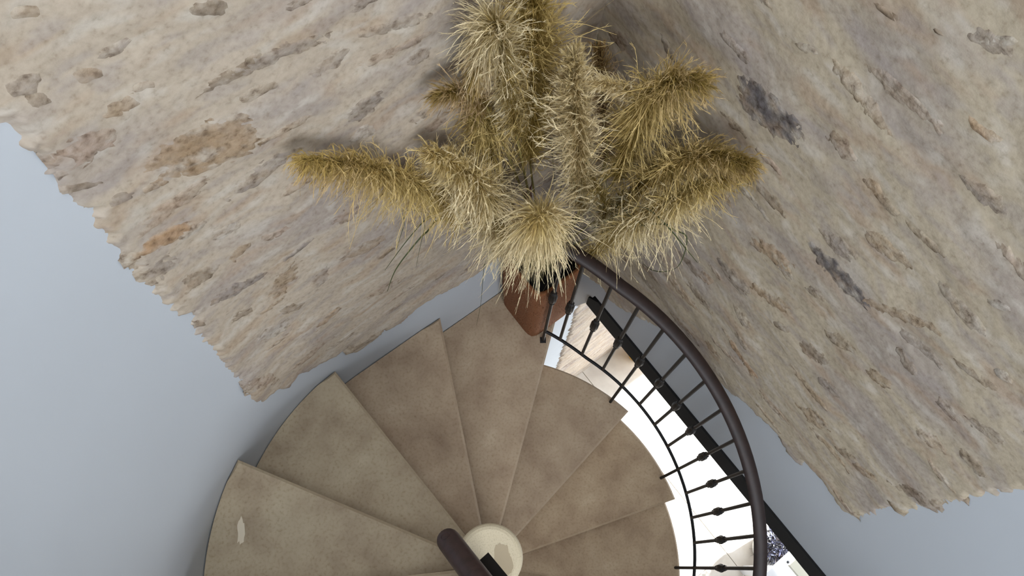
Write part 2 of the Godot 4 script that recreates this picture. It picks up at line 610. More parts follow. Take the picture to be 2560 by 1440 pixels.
func mortar_colour(s: float, y: float, warm: float) -> Color:
	var x := s + 0.05 * n_mid.get_noise_2d(s * 0.5 + 3.0, y * 0.5)
	var z := y + 0.03 * n_mid.get_noise_2d(s * 0.6 - 13.0, y * 0.6)
	var a := n_soft.get_noise_2d(x * 0.35 + 70.0, z * 0.9 + 3.0)
	var b := n_soft.get_noise_2d(x * 0.7 - 30.0, z * 2.0 + 11.0)
	var e := n_soft.get_noise_2d(x * 1.3 + 90.0, z * 3.0 - 21.0)
	var c := n_fine.get_noise_2d(s * 1.1, y * 1.7)
	var col := Color(0.50, 0.425, 0.325).lerp(Color(0.525, 0.44, 0.36), warm)
	col = col.lerp(Color(0.40, 0.345, 0.315), clampf(a * 1.6, 0, 0.75))           # greyer lime
	col = col.lerp(Color(0.44, 0.32, 0.225), clampf(b * 1.5 - 0.3, 0, 0.5))       # ochre showing through
	col = col.lerp(Color(0.37, 0.325, 0.31), clampf(e * 1.5 - 0.35, 0, 0.4))      # lilac grey smears
	col = col.lerp(Color(0.62, 0.57, 0.51), clampf(-e * 1.5 - 0.35, 0, 0.5))      # chalky lime
	col = col.lerp(Color(0.18, 0.13, 0.09), clampf(c * 2.4 - 1.2, 0, 0.7) * clampf(0.35 + 1.2 * b, 0, 1))
	return col

# mortared stone facing that dips under the plaster where its outline ends
func facing(fn: Callable, poly: PackedVector2Array, s0: float, s1: float, y0: float, y1: float, cell: float, warm: float, toward: Vector3, rough := 1.0) -> ArrayMesh:
	var nx := int((s1 - s0) / cell) + 1
	var ny := int((y1 - y0) / cell) + 1
	var v := PackedVector3Array()
	var uv := PackedVector2Array()
	var col := PackedColorArray()
	for j in ny:
		for i in nx:
			var s := s0 + i * cell
			var y := y0 + j * cell
			var d := edge_dist(Vector2(s, y), poly)
			d += 0.012 * rough * rough * n_mid.get_noise_2d(s * 2.5 / rough, y * 4.0 / rough + 20.0) + 0.009 * n_fine.get_noise_2d(s * 0.8, y * 0.9)
			var lift := clampf(d / 0.012, -1.0, 1.0)
			var h := relief(s, y) * rough
			h = (0.0065 + h) * maxf(lift, 0.0) + 0.012 * minf(lift, 0.0) + 0.001
			v.append(fn.call(s, y, h))
			uv.append(Vector2(s, -y))
			col.append(mortar_colour(s, y, warm))
	return sheet(v, nx, ny, toward, uv, col)

# one stone, its face rough and its rim drowned in the mortar; ends and width as seen on the photograph
func stone(fn: Callable, pix: Callable, d: Array, parent: Node3D, toward: Vector3, warm: float) -> void:
	var a := Vector2(d[0], d[1])
	var b := Vector2(d[2], d[3])
	var across: Vector2 = (b - a).orthogonal().normalized() * float(d[4]) * 0.5
	var c := (a + b) / 2.0
	var p0: Vector2 = pix.call(c.x, c.y)
	var e1: Vector2 = (pix.call(b.x, b.y) - pix.call(a.x, a.y)) * 0.5
	var e2: Vector2 = (pix.call(c.x + across.x, c.y + across.y) - pix.call(c.x - across.x, c.y - across.y)) * 0.5
	stone_at(fn, p0, e1, e2, d[5], d[6], parent, toward, warm)

const TONES := [
	[0.40, 0.285, 0.18], [0.34, 0.295, 0.27], [0.165, 0.15, 0.155], [0.45, 0.335, 0.265], [0.60, 0.57, 0.535], [0.25, 0.19, 0.135], [0.47, 0.305, 0.18]]
# 0 ochre, 1 grey, 2 dark slate, 3 pinkish, 4 white lime, 5 dark brown, 6 orange

func stone_at(fn: Callable, p0: Vector2, e1: Vector2, e2: Vector2, tone: int, show: float, parent: Node3D, toward: Vector3, warm: float) -> void:
	var l1 := e1.length() * 1.25
	var l2 := e2.length() * 1.25
	var nx := clampi(int(2.0 * l1 / 0.0065), 6, 46)
	var ny := clampi(int(2.0 * l2 / 0.0065), 5, 26)
	var v := PackedVector3Array()
	var uv := PackedVector2Array()
	var col := PackedColorArray()
	var base := Color(TONES[tone][0], TONES[tone][1], TONES[tone][2])
	for j in ny:
		for i in nx:
			var x := (2.0 * i / (nx - 1) - 1.0) * 1.25
			var z := (2.0 * j / (ny - 1) - 1.0) * 1.25
			var p := p0 + e1 * x + e2 * z
			var rho := pow(pow(absf(x), 2.4) + pow(absf(z), 2.4), 1.0 / 2.4)
			var w := (n_mid.get_noise_2d(p.x * 1.6 + 5.0, p.y * 3.2) * 0.42 + n_fine.get_noise_2d(p.x * 0.8, p.y * 1.2) * 0.38) * (0.65 if show > 0.8 else 1.0)
			var k := 1.0 - rho + w
			var h := relief(p.x, p.y) + 0.0075
			var up := clampf(k / 0.35, -1.2, 1.0)
			h += (0.0028 * up - 0.0015 if up > 0.0 else 0.006 * up - 0.0015) + 0.0022 * n_fine.get_noise_2d(p.x * 1.3 + 17.0, p.y * 1.9) * clampf(k * 3.0, 0, 1)
			v.append(fn.call(p.x, p.y, h))
			uv.append(Vector2(p.x, -p.y))
			var f := n_fine.get_noise_2d(p.x * 0.9 - 8.0, p.y * 1.4)
			var g := n_mid.get_noise_2d(p.x * 2.4 + 31.0, p.y * 4.0)
			var m2 := n_mid.get_noise_2d(p.x * 1.7 - 61.0, p.y * 2.6 + 7.0)
			var cc := base.lerp(base * 0.62, clampf(f * 1.8 - 0.1, 0, 0.8))
			cc = cc.lerp(Color(0.58, 0.53, 0.47), clampf(-g * 1.9 - 0.25, 0, 0.65))
			cc = cc.lerp(Color(0.47, 0.33, 0.21), clampf(m2 * 1.4 - 0.25, 0, 0.45))
			# lime smeared over the stone's rim and here and there across it
			var bare := smoothstep(-0.1, 0.45, k + 0.3 * f) * clampf(0.9 - m2 * 0.7, 0.45 if show < 0.9 else 0.85, 1.0)
			cc = mortar_colour(p.x, p.y, warm).lerp(cc, show * bare)
			col.append(cc)
	part("stone", sheet(v, nx, ny, toward, uv, col), mats.stone, parent)

func filler(fn: Callable, poly: PackedVector2Array, taken: Array, box: Array, count: int, parent: Node3D, toward: Vector3, warm: float) -> void:
	var tries := 0
	var made := 0
	while made < count and tries < 4000:
		tries += 1
		var p := Vector2(rng.randf_range(box[0], box[1]), rng.randf_range(box[2], box[3]))
		var l := rng.randf_range(0.03, 0.085)
		var clash := edge_dist(p, poly) < 0.045
		for t in taken:
			if absf(p.x - t.x) < l + t.z and absf(p.y - t.y) < 0.05:
				clash = true
		if clash:
			continue
		taken.append(Vector3(p.x, p.y, l))
		var tilt := rng.randf_range(-0.12, 0.12)
		var tone: int = [0, 1, 3, 1, 3, 0, 4, 5][rng.randi() % 8]
		stone_at(fn, p, Vector2(l, l * tilt), Vector2(-0.01, rng.randf_range(0.012, 0.027)), tone, rng.randf_range(0.2, 0.5), parent, toward, warm)
		made += 1

func plaster_sheet(fn: Callable, s0: float, s1: float, y0: float, y1: float, cell: float, toward: Vector3) -> ArrayMesh:
	var nx := int((s1 - s0) / cell) + 1
	var ny := int((y1 - y0) / cell) + 1
	var v := PackedVector3Array()
	var uv := PackedVector2Array()
	for j in ny:
		for i in nx:
			var s := lerpf(s0, s1, float(i) / (nx - 1))
			var y := lerpf(y0, y1, float(j) / (ny - 1))
			v.append(fn.call(s, y, 0.0025 * n_big.get_noise_2d(s * 1.6, y * 1.6) - 0.002))
			uv.append(Vector2(s, -y))
	return sheet(v, nx, ny, toward, uv)

func wall_left() -> void:
	var o := setting("wall_left", "back left wall of lime-mortared stone rounding into white plaster")
	var mid := Vector3(0, H - 1, 0)
	part("plaster", plaster_sheet(wl, -1.3, 3.3, 0.0, YC, 0.045, mid), mats.plaster, o)
	var px := [[0, 290], [60, 350], [110, 400], [160, 470], [210, 512], [260, 577], [310, 632], [340, 672], [400, 737], [440, 777], [488, 786], [488, 820], [540, 877], [580, 927], [610, 947], [615, 972], [640, 1003], [660, 1005], [690, 975], [722, 968], [745, 940], [790, 915], [840, 890], [875, 858], [870, 880], [890, 881], [920, 860], [955, 822], [965, 826], [1005, 804], [1040, 770], [1090, 736], [1140, 716], [1200, 678], [1240, 640], [1300, 622]]
	var poly := PackedVector2Array()
	for p in px:
		poly.append(on_left(p[0], p[1]))
	poly.append(Vector2(1.0, poly[poly.size() - 1].y))
	poly.append(Vector2(1.0, H + 0.6))
	poly.append(Vector2(-0.12, H + 0.6))
	part("mortar_face", facing(wl, poly, -0.36, W_R + 0.02, H - 2.72, H - 0.5, 0.0065, 0.6, mid), mats.mortar, o)
	var data := [
		[335, 432, 690, 288, 125, 0, 0.92], [140, 405, 300, 290, 80, 3, 0.75], [230, 290, 345, 235, 50, 0, 0.6], [470, 245, 680, 105, 40, 5, 0.6], [560, 180, 850, 60, 55, 1, 0.55],
		[460, 14, 575, 8, 45, 5, 0.7], [245, 135, 345, 82, 40, 1, 0.6], [165, 198, 245, 168, 45, 0, 0.5], [320, 218, 385, 196, 30, 1, 0.5], [0, 25, 105, 18, 45, 0, 0.6],
		[0, 215, 100, 195, 60, 1, 0.4], [40, 250, 120, 230, 40, 5, 0.45], [318, 634, 500, 535, 38, 6, 0.95], [350, 690, 450, 640, 58, 1, 0.65], [432, 725, 545, 652, 38, 5, 0.6], [500, 757, 690, 660, 28, 1, 1.0],
		[690, 660, 795, 578, 13, 1, 0.9], [565, 652, 625, 592, 28, 0, 0.7], [632, 602, 730, 552, 22, 3, 0.6], [562, 492, 742, 362, 48, 1, 0.75], [530, 592, 605, 545, 36, 4, 0.6],
		[845, 312, 962, 222, 58, 1, 0.6], [870, 345, 940, 312, 34, 4, 0.6], [765, 190, 872, 118, 52, 1, 0.4], [1000, 152, 1092, 108, 38, 1, 0.4], [890, 78, 1080, 22, 36, 1, 0.35],
		[1050, 330, 1120, 275, 36, 3, 0.6], [672, 748, 748, 642, 44, 0, 0.55], [682, 778, 760, 752, 24, 5, 0.5], [778, 822, 852, 752, 18, 6, 0.6], [632, 852, 730, 792, 30, 4, 0.5],
		[566, 800, 638, 762, 22, 5, 0.5], [872, 878, 946, 826, 15, 5, 0.6], [486, 812, 512, 800, 18, 5, 0.7], [615, 965, 700, 935, 36, 3, 0.5], [776, 724, 818, 664, 30, 1, 0.45],
		[820, 560, 905, 500, 30, 3, 0.55], [840, 650, 960, 585, 26, 0, 0.45], [925, 655, 985, 612, 9, 5, 0.8], [1082, 698, 1112, 678, 10, 5, 0.8], [905, 740, 1010, 690, 24, 3, 0.4],
		[160, 470, 250, 450, 22, 5, 0.6], [260, 500, 330, 470, 30, 1, 0.5], [345, 470, 390, 450, 20, 0, 0.6], [430, 590, 520, 540, 26, 4, 0.4], [700, 480, 800, 420, 26, 3, 0.35], [1000, 560, 1060, 520, 20, 3, 0.4]]
	var taken := []
	for d in data:
		var c := on_left((d[0] + d[2]) / 2.0, (d[1] + d[3]) / 2.0)
		taken.append(Vector3(c.x, c.y, 0.08))
		stone(wl, on_left, d, o, mid, 0.6)
	filler(wl, poly, taken, [-0.24, 0.84, H - 2.6, H - 0.75], 46, o, mid, 0.6)
	# the same wall further down, seen under the beam: a second patch of bare stone
	var low := PackedVector2Array()
	for p in [[1449, 759], [1436, 785], [1430, 811], [1424, 830], [1407, 871], [1394, 912]]:
		low.append(on_left(p[0], p[1]))
	low.append(Vector2(low[low.size() - 1].x + 0.03, -0.1))
	low.append(Vector2(2.6, -0.1))
	low.append(Vector2(2.6, 3.4))
	low.append(Vector2(low[0].x, 3.4))
	part("mortar_face", facing(wl, low, 0.95, 2.7, 0.0, 3.3, 0.012, 1.0, Vector3(1, 1, 0), 1.6), mats.mortar, o)
	filler(wl, low, [], [1.1, 2.5, 0.1, 3.2], 34, o, Vector3(1, 1, 0), 1.0)

func wall_right() -> void:
	var o := setting("wall_right", "back right wall of lime-mortared stone over a black beam")
	var mid := Vector3(0, H - 1, 0)
	# solid wall behind the face, cut off over the opening to the lower room
	var nR := dir(AZ_R)
	var aR := dir(AZ_R + 90.0)
	var prof := [Vector2(-W_L - 0.02, YC), Vector2(-W_L - 0.02, on_right(1385, 790).y)]
	for p in [[1405, 780], [1425, 770], [1445, 763], [1465, 757]]:
		prof.append(on_right(p[0], p[1]))
	var yb := H - 2.78
	prof.append(Vector2(-0.53, yb))
	prof.append(Vector2(5.2, yb))
	prof.append(Vector2(5.2, YC))
	var st := new_st()
	var poly2 := PackedVector2Array(prof)
	var tri := Geometry2D.triangulate_polygon(poly2)
	for back in [0.0, -0.28]:
		for i in range(0, tri.size(), 3):
			var q := [wr(poly2[tri[i]].x, poly2[tri[i]].y, back), wr(poly2[tri[i + 1]].x, poly2[tri[i + 1]].y, back), wr(poly2[tri[i + 2]].x, poly2[tri[i + 2]].y, back)]
			var nn: Vector3 = (q[2] - q[0]).cross(q[1] - q[0])
			if (nn.dot(nR) > 0.0) == (back == 0.0):
				q.reverse()
			for v in q:
				st.add_vertex(v)
	var k := poly2.size()
	for i in k:
		var p := poly2[i]
		var q := poly2[(i + 1) % k]
		quad(st, wr(p.x, p.y), wr(q.x, q.y), wr(q.x, q.y, -0.28), wr(p.x, p.y, -0.28))
	part("plaster", done(st), mats.plaster, o)
	var px := [[1380, 640], [1440, 668], [1470, 690], [1493, 706], [1512, 725], [1522, 745], [1545, 764], [1572, 780], [1640, 812], [1720, 880], [1780, 935], [1825, 979], [1865, 1005], [1900, 1040], [1945, 1082], [1964, 1125], [1994, 1159], [2016, 1159], [2046, 1186], [2069, 1220], [2091, 1253], [2114, 1279], [2144, 1290], [2185, 1279], [2222, 1264], [2256, 1275], [2279, 1271], [2290, 1264], [2346, 1252], [2425, 1245], [2500, 1230], [2560, 1219], [2800, 1180]]
	var poly := PackedVector2Array()
	for p in px:
		poly.append(on_right(p[0], p[1]))
	poly.append(Vector2(0.5, H + 0.6))
	poly.append(Vector2(-1.0, H + 0.6))
	poly.append(Vector2(-1.0, poly[0].y))
	part("mortar_face", facing(wr, poly, -W_L - 0.01, 0.62, H - 2.75, H - 0.55, 0.0065, 0.0, mid), mats.mortar, o)
	var data := [
		[1828, 172, 2022, 366, 92, 2, 1.0], [2188, -8, 2268, 50, 24, 5, 0.85], [2340, 58, 2378, 82, 14, 5, 0.7], [2405, 62, 2545, 130, 55, 1, 0.6], [2430, 95, 2560, 95, 30, 4, 0.5],
		[1800, 268, 1885, 345, 22, 5, 0.6], [1888, 348, 1965, 445, 18, 3, 0.75], [1880, 425, 1972, 535, 26, 5, 0.6], [1640, 62, 1722, 190, 24, 1, 0.55], [2085, 135, 2240, 335, 42, 0, 0.35], [1990, 100, 2060, 130, 34, 4, 0.4],
		[2082, 318, 2145, 405, 46, 3, 0.6], [2400, 268, 2525, 362, 34, 6, 0.65], [2168, 436, 2222, 492, 38, 0, 0.55], [2395, 425, 2540, 535, 52, 1, 0.7], [1528, 62, 1578, 125, 40, 3, 0.7], [1800, 60, 1900, 170, 28, 1, 0.4],
		[2012, 588, 2195, 778, 46, 2, 1.0], [2040, 560, 2152, 652, 38, 1, 0.65], [1872, 578, 1995, 680, 38, 6, 0.5], [1790, 640, 1835, 668, 16, 2, 0.6], [1800, 650, 1885, 735, 34, 1, 0.65], [1878, 698, 1985, 785, 28, 0, 0.7],
		[2262, 540, 2372, 632, 28, 5, 0.6], [2160, 565, 2285, 665, 46, 0, 0.5], [2022, 708, 2072, 752, 30, 1, 0.6], [2150, 735, 2375, 830, 34, 0, 0.5], [2340, 690, 2475, 835, 40, 1, 0.5], [1938, 796, 1985, 826, 18, 5, 0.85],
		[2008, 848, 2072, 912, 36, 5, 0.6], [2060, 818, 2155, 885, 26, 5, 0.55], [2240, 842, 2300, 935, 26, 5, 0.55], [2400, 895, 2512, 985, 24, 5, 0.75], [2252, 815, 2372, 925, 30, 1, 0.4], [1818, 825, 1905, 960, 14, 6, 0.7],
		[1766, 846, 1806, 898, 16, 0, 0.6], [2165, 915, 2245, 965, 30, 0, 0.5], [1995, 1000, 2085, 1078, 34, 0, 0.65], [2050, 938, 2112, 985, 26, 1, 0.5], [2225, 1195, 2345, 1262, 32, 5, 0.6], [2222, 1240, 2262, 1280, 12, 5, 0.85],
		[2130, 1148, 2205, 1200, 22, 0, 0.5], [2395, 1112, 2475, 1195, 30, 5, 0.5], [2090, 1110, 2150, 1150, 18, 5, 0.45], [2470, 735, 2540, 770, 26, 4, 0.6], [2490, 915, 2540, 955, 30, 4, 0.6], [1700, 620, 1760, 700, 20, 5, 0.5],
		[1745, 670, 1790, 720, 22, 6, 0.45], [1620, 560, 1680, 610, 22, 3, 0.5], [1720, 700, 1790, 790, 18, 5, 0.45], [1950, 640, 1990, 700, 26, 1, 0.45], [2170, 440, 2260, 540, 30, 5, 0.4], [2420, 1030, 2530, 1110, 36, 1, 0.4], [2290, 1060, 2390, 1140, 28, 3, 0.4]]
	var taken := []
	for d in data:
		var c := on_right((d[0] + d[2]) / 2.0, (d[1] + d[3]) / 2.0)
		taken.append(Vector3(c.x, c.y, 0.08))
		stone(wr, on_right, d, o, mid, 0.0)
	filler(wr, poly, taken, [-0.72, 0.48, H - 2.4, H - 0.8], 46, o, mid, 0.0)

	# the beam that carries the wall over the opening
	var y0 := H - 2.92
	var bm := thing("lintel_beam", "long black beam under the white foot of the stone wall", "beam", wr(0.9, y0, -0.14))
	st = new_st()
	var steps := 26
	var v := PackedVector3Array()
	var ring := 8
	for i in steps + 1:
		var s := lerpf(-0.55, 2.66, pow(float(i) / steps, 1.3))
		var dy := 0.004 * n_big.get_noise_1d(s * 5.0)
		var top := (H - 2.78) if i > 0 else H - 2.83
		var hh := [Vector2(0.008, y0 + dy + 0.012), Vector2(0.008, top - 0.001), Vector2(-0.27, top - 0.001), Vector2(-0.27, y0), Vector2(-0.004, y0 + dy), Vector2(0.003, y0 + dy + 0.003)]
		ring = hh.size()
		for q in hh:
			v.append(wr(s, q.y, q.x) - bm.position)
	for i in steps:
		for q in ring:
			var a := i * ring + q
			var b := i * ring + (q + 1) % ring
			quad(st, v[a], v[a + ring], v[b + ring], v[b])
	for q in range(1, ring - 1):
		for e in [v[0], v[q], v[q + 1]]:
			st.add_vertex(e)
		for e in [v[steps * ring], v[steps * ring + q + 1], v[steps * ring + q]]:
			st.add_vertex(e)
	part("beam", done(st), mats.black_beam, bm)

# ------------------------------------------------------------------ staircase
func tread_top(k: int) -> float:
	return H - 2.846 - (k - 4) * RISE

func staircase() -> void:
	var o := thing("spiral_staircase", "worn limestone spiral staircase winding round a pale newel column", "staircase", Vector3.ZERO)
	var base := 15.86
	for k in range(-2, 17):
		var a1 := base + (k - 4) * STEP        # nosing
		var a0 := a1 - STEP - 2.0              # under the tread above
		var top := tread_top(k)
		var poly := PackedVector2Array()
		var low := PackedVector2Array()
		var steps := 12
		var r_in := 0.062
		for e in [[poly, a1, R_TREAD], [low, a1 - 1.6, R_TREAD - 0.015]]:
			var p: PackedVector2Array = e[0]
			var last: float = e[1]
			for i in steps + 1:
				var a := lerpf(a0, last, float(i) / steps)
				var r: float = e[2] - (0.025 if k > 8 else 0.0)
				if k <= 4:
					# these reach the walls: the round white one, then the flat one, then the corner
					r = W_L - 0.001
					if a > AZ_L:
						r = (W_L - 0.001) / cos(deg_to_rad(a - AZ_L))
					if a > -20.0:
						r = minf(r, (W_R - 0.012) / cos(deg_to_rad(a - AZ_R)))
				var q := dir(a) * r
				p.append(Vector2(q.x, q.z))
				if k == 4 and a < 12.2 and lerpf(a0, last, float(i + 1) / steps) > 12.2:
					var c := dir(AZ_L) * (W_L - 0.012) + dir(AZ_R) * (W_R - 0.012)
					p.append(Vector2(c.x, c.z))
			for i in 4:
				var q := dir(lerpf(last, a0, i / 3.0)) * r_in
				p.append(Vector2(q.x, q.z))
			if e[0] == poly:
				poly = p
			else:
				low = p
		var st := new_st()
		prism(st, poly, top - 0.05, top, 0.007, 0, poly.size() - 7 if k <= 4 else -1)
		part("tread", done(st), mats["limestone_%d" % (0 if k < 3 else 1 if k < 6 else 2)], o)
		st = new_st()
		prism(st, low, top - RISE + 0.0005, top - 0.0505, 0.0)
		part("riser", done(st), mats["limestone_1"], o)
		if k == 1:
			# a pale splash of old lime on the uppermost tread in view
			var c := at(603, 1330, H - top)
			var sp0 := PackedVector2Array()
			for i in 20:
				var a := TAU * i / 20.0
				var r := 1.0 + 0.5 * n_mid.get_noise_1d(i * 0.7)
				sp0.append(Vector2(c.x + 0.011 * cos(a) * r, c.z + 0.034 * sin(a) * r + 0.006 * cos(a)))
			st = new_st()
			prism(st, sp0, top, top + 0.0005, 0.0)
			part("lime_splash", done(st), mats.splash, o)
	# newel column with a softly rounded top
	var y := H - 2.04
	var nv := part("newel_column", lathe([[0.0, y], [0.03, y], [0.066, y], [0.073, y - 0.002], [0.078, y - 0.006], [0.081, y - 0.013], [0.0815, y - 0.022], [0.0815, 0.0]], 48), mats.newel_stone, o, Vector3(0, 0, -0.02))
	nv.set_meta("label", "round cream stone newel column")
	var st2 := new_st()
	var sp := PackedVector2Array()
	for i in 48:
		var a := TAU * i / 48.0
		var r := 1.0 + 0.35 * n_soft.get_noise_2d(cos(a) * 0.12, sin(a) * 0.12) + 0.12 * n_mid.get_noise_2d(cos(a) * 0.6, sin(a) * 0.6)
		sp.append(Vector2(0.028 + 0.024 * cos(a) * r, 0.012 + 0.042 * sin(a) * r))
	prism(st2, sp, y, y + 0.0006, 0.0)
	part("darker_patch", done(st2), mats.patch_tone, nv)  # irregular darker patch on the newel top

func d_bottom(az: float) -> float:
	return 2.794 + 0.00685 * (az - 24.3)

func d_top(az: float) -> float:
	return 1.985 + 0.0068 * (az - 21.6)

func rail_r(az: float) -> float:
	return 0.80 + 0.022 * clampf((26.0 - az) / 13.0, 0, 1)

func railing() -> void:
	var o := thing("stair_railing", "wrought iron stair railing with brown handrail curving down the outer edge", "railing", Vector3.ZERO)
	var p := PackedVector3Array()
	var q := PackedVector3Array()
	var a := 13.9
	while a < 150.0:
		p.append(pt(a, rail_r(a), d_top(a)))
		q.append(pt(a, rail_r(a), d_bottom(a)))
		a += 2.5
	var hr := part("handrail", tube(p, PackedFloat32Array([0.0208]), 14, 0.6), mats.handrail_paint, o)
	hr.set_meta("label", "rounded dark brown handrail")
	part("bottom_rail", tube(q, PackedFloat32Array([0.0063]), 8), mats.dark_iron, o)
	var knob := lathe([[0.006, -0.05], [0.0095, -0.049], [0.01, -0.041], [0.008, -0.039], [0.0095, -0.034], [0.0125, -0.022], [0.0138, -0.006], [0.0138, 0.006], [0.0125, 0.022], [0.0095, 0.034], [0.008, 0.039], [0.01, 0.041], [0.0095, 0.049], [0.006, 0.05]], 32, 8, 0.08)
	for i in 21:
		var az := 14.0
		if i > 0:
			az = 18.2 + (i - 1) * 6.62
		if az > 149:
			break
		var top := d_top(az) - 0.004 + 0.012
		var bot := d_bottom(az)
		if i == 0:
			bot = 2.844
		elif i in [4, 8, 12, 16, 20]:
			# every fourth bar runs on down to the tread it stands on
			var k := 4 + int(ceil((az - 15.86) / STEP))
			bot = H - tread_top(k) - 0.005
		var r := rail_r(az)
		var rb := r
		if bot > d_bottom(az) + 0.02 and i > 0:
			rb = R_TREAD - 0.02
		var pts := PackedVector3Array([pt(az, rb, bot), pt(az, r, d_bottom(az)), pt(az, r, top)])
		if i == 0 or rb == r:
			pts = PackedVector3Array([pt(az, r, bot), pt(az, r, top)])
		var b := part("baluster", tube(pts, PackedFloat32Array([0.006]), 8), mats.iron, o)
		var dk := d_bottom(az) - 0.47 * (d_bottom(az) - d_top(az))
		part("collar", knob, mats.iron, b, pt(az, r, dk))
		if i == 0:
			var st := new_st()
			bar(st, pt(az, r, 2.8435), Vector3(0.011, 0, 0), Vector3(0, 0.002, 0), Vector3(0, 0, 0.011))
			part("foot_plate", done(st), mats.iron, b)

func newel_rail() -> void:
	var o := thing("newel_handrail", "thick dark brown round-ended handrail sloping above the newel top", "handrail", at(1185, 1430, 2.039))
	var a := at(1122, 1352, 1.83)
	var b := at(1193, 1446, 1.70)
	var t := (b - a).normalized()
	var pts := PackedVector3Array()
	var rad := PackedFloat32Array()
	for e in [[-0.024, 0.006], [-0.0225, 0.0125], [-0.019, 0.0185], [-0.013, 0.0232], [-0.006, 0.0258], [0.002, 0.0265], [0.1, 0.0265], [0.3, 0.0265], [0.9, 0.0265]]:
		pts.append(a + t * e[0] - o.position)
		rad.append(e[1])
	part("rail", tube(pts, rad, 20), mats.newel_rail_paint, o)
	# flat iron bar welded under the rail, and the bracket that stands on the newel
	var side := t.cross(Vector3.UP).normalized()
	var dn := side.cross(t).normalized()
	if dn.y > 0:
		dn = -dn
	var st := new_st()
	var c := a + t * 0.35 + dn * 0.05 - side * 0.036 - o.position
	bar(st, c, t * 0.27, dn * 0.016, side * 0.014)
	part("flat_bar", done(st), mats.dark_iron, o)
	var foot := at(1212, 1442, 2.038) - o.position
	part("bracket", tube(PackedVector3Array([foot, foot + Vector3(0, 0.04, 0), foot + Vector3(0, 0.12, 0.02), a + t * 0.16 + dn * 0.03 - o.position]), PackedFloat32Array([0.009]), 10), mats.dark_iron, o)
	var see := (Vector3(0, H, 0) - a).normalized()
	see = (see - t * see.dot(t)).normalized()
	var cp := a + t * 0.014 + see * 0.0268 - o.position
	var ring := PackedVector3Array()
	for i in 15:
		var g := TAU * i / 14.0
		ring.append(cp + t * 0.0105 * cos(g) + see.cross(t) * 0.0105 * sin(g) - see * 0.002 * absf(sin(g)))
	part("weld_ring", tube(ring, PackedFloat32Array([0.0011]), 6), mats.newel_rail_paint, o)

# ------------------------------------------------------------------ planter and grasses
const POT := Vector2(0.175, -0.934)
const POT_TOP := 2.37

func planter() -> void:
	var yb := tread_top(4)
	var o := thing("woven_planter", "tall square planter of brown coir matting in the wall corner", "planter", Vector3(POT.x, yb + 0.001, POT.y))
	var h := H - POT_TOP - yb
	var turn := deg_to_rad(-AZ_R)
	var v := PackedVector3Array()
	var n := PackedVector3Array()
	var sides := 48
	var rows := 16
	var ring := func(half: float, y: float, k: int) -> Vector3:
		var a := TAU * k / sides
		var c := cos(a)
		var s := sin(a)
		var e := 7.0
		var r := half / pow(pow(absf(c), e) + pow(absf(s), e), 1.0 / e)
		var p := Vector3(c * r, y, s * r)
		return p.rotated(Vector3.UP, turn)
	var prof := []
	for i in rows + 1:
		var u := float(i) / rows
		prof.append([0.097 + 0.004 * u + 0.004 * sin(u * PI), u * h])
	for e in [[0.1, h + 0.004], [0.096, h + 0.006], [0.091, h + 0.004], [0.087, h - 0.004], [0.085, h - 0.05], [0.083, h - 0.16]]:
		prof.append(e)
	var st := SurfaceTool.new()
	st.begin(Mesh.PRIMITIVE_TRIANGLES)
	st.set_smooth_group(0)
	for i in prof.size() - 1:
		for k in sides:
			quad(st, ring.call(prof[i + 1][0], prof[i + 1][1], k), ring.call(prof[i + 1][0], prof[i + 1][1], k + 1), ring.call(prof[i][0], prof[i][1], k + 1), ring.call(prof[i][0], prof[i][1], k))
	part("body", done(st), mats.coir, o)
	st = new_st()
	for i in 2:
		for k in sides:
			var p := [[0.0815, h - 0.02], [0.079, h - 0.16], [0.0, h - 0.16]]
			quad(st, ring.call(p[i][0], p[i][1], k), ring.call(p[i][0], p[i][1], k + 1), ring.call(p[i + 1][0], p[i + 1][1], k + 1), ring.call(p[i + 1][0], p[i + 1][1], k))
	var li := part("liner", done(st), mats.liner, o)
	li.set_meta("label", "black plastic liner")
	# loose coir fibres on the faces and the rim
	var vv := PackedVector3Array()
	var nn := PackedVector3Array()
	var cc := PackedColorArray()
	var ii := PackedInt32Array()
	for f in 5200:
		var k := rng.randf() * sides
		var on_rim := f < 900
		var y := h + 0.002 if on_rim else rng.randf() * h
		var half := 0.094 if on_rim else 0.1
		if not on_rim:
			half = 0.0975 + 0.004 * y / h + 0.004 * sin(y / h * PI)
		var a := TAU * k / sides
		var e := 7.0
		var rr := half / pow(pow(absf(cos(a)), e) + pow(absf(sin(a)), e), 1.0 / e)
		var p := Vector3(cos(a) * rr, y, sin(a) * rr).rotated(Vector3.UP, turn)
		var out := Vector3(p.x, 0, p.z).normalized()
		var d := Vector3(rng.randfn(0, 1), rng.randfn(0, 1), rng.randfn(0, 1)).normalized() * 0.9 + out * 0.35
		if on_rim:
			d = Vector3(rng.randfn(0, 0.5), rng.randfn(0.3, 0.5), rng.randfn(0, 0.5)) - out * 0.6
		var l := rng.randf_range(0.004, 0.009)
		var q := p + d.normalized() * l
		q = q + out * 0.001
		q.y = maxf(q.y, 0.001)
		var w := d.cross(Vector3(rng.randfn(0, 1), rng.randfn(0, 1), rng.randfn(0, 1))).normalized() * 0.0004
		var c := Color(0.27, 0.14, 0.07).lerp(Color(0.5, 0.31, 0.18), rng.randf())
		if rng.randf() < 0.08:
			c = Color(0.12, 0.05, 0.025)
		var b := vv.size()
		vv.append_array([p - w, p + w, q])
		nn.append_array([out, out, out])
		cc.append_array([c, c, c])
		ii.append_array([b, b + 1, b + 2])
	var fb := part("loose_fibres", arr_mesh(vv, nn, ii, PackedVector2Array(), cc), mats.coir_fibre, o)
	fb.set_meta("kind", "stuff")

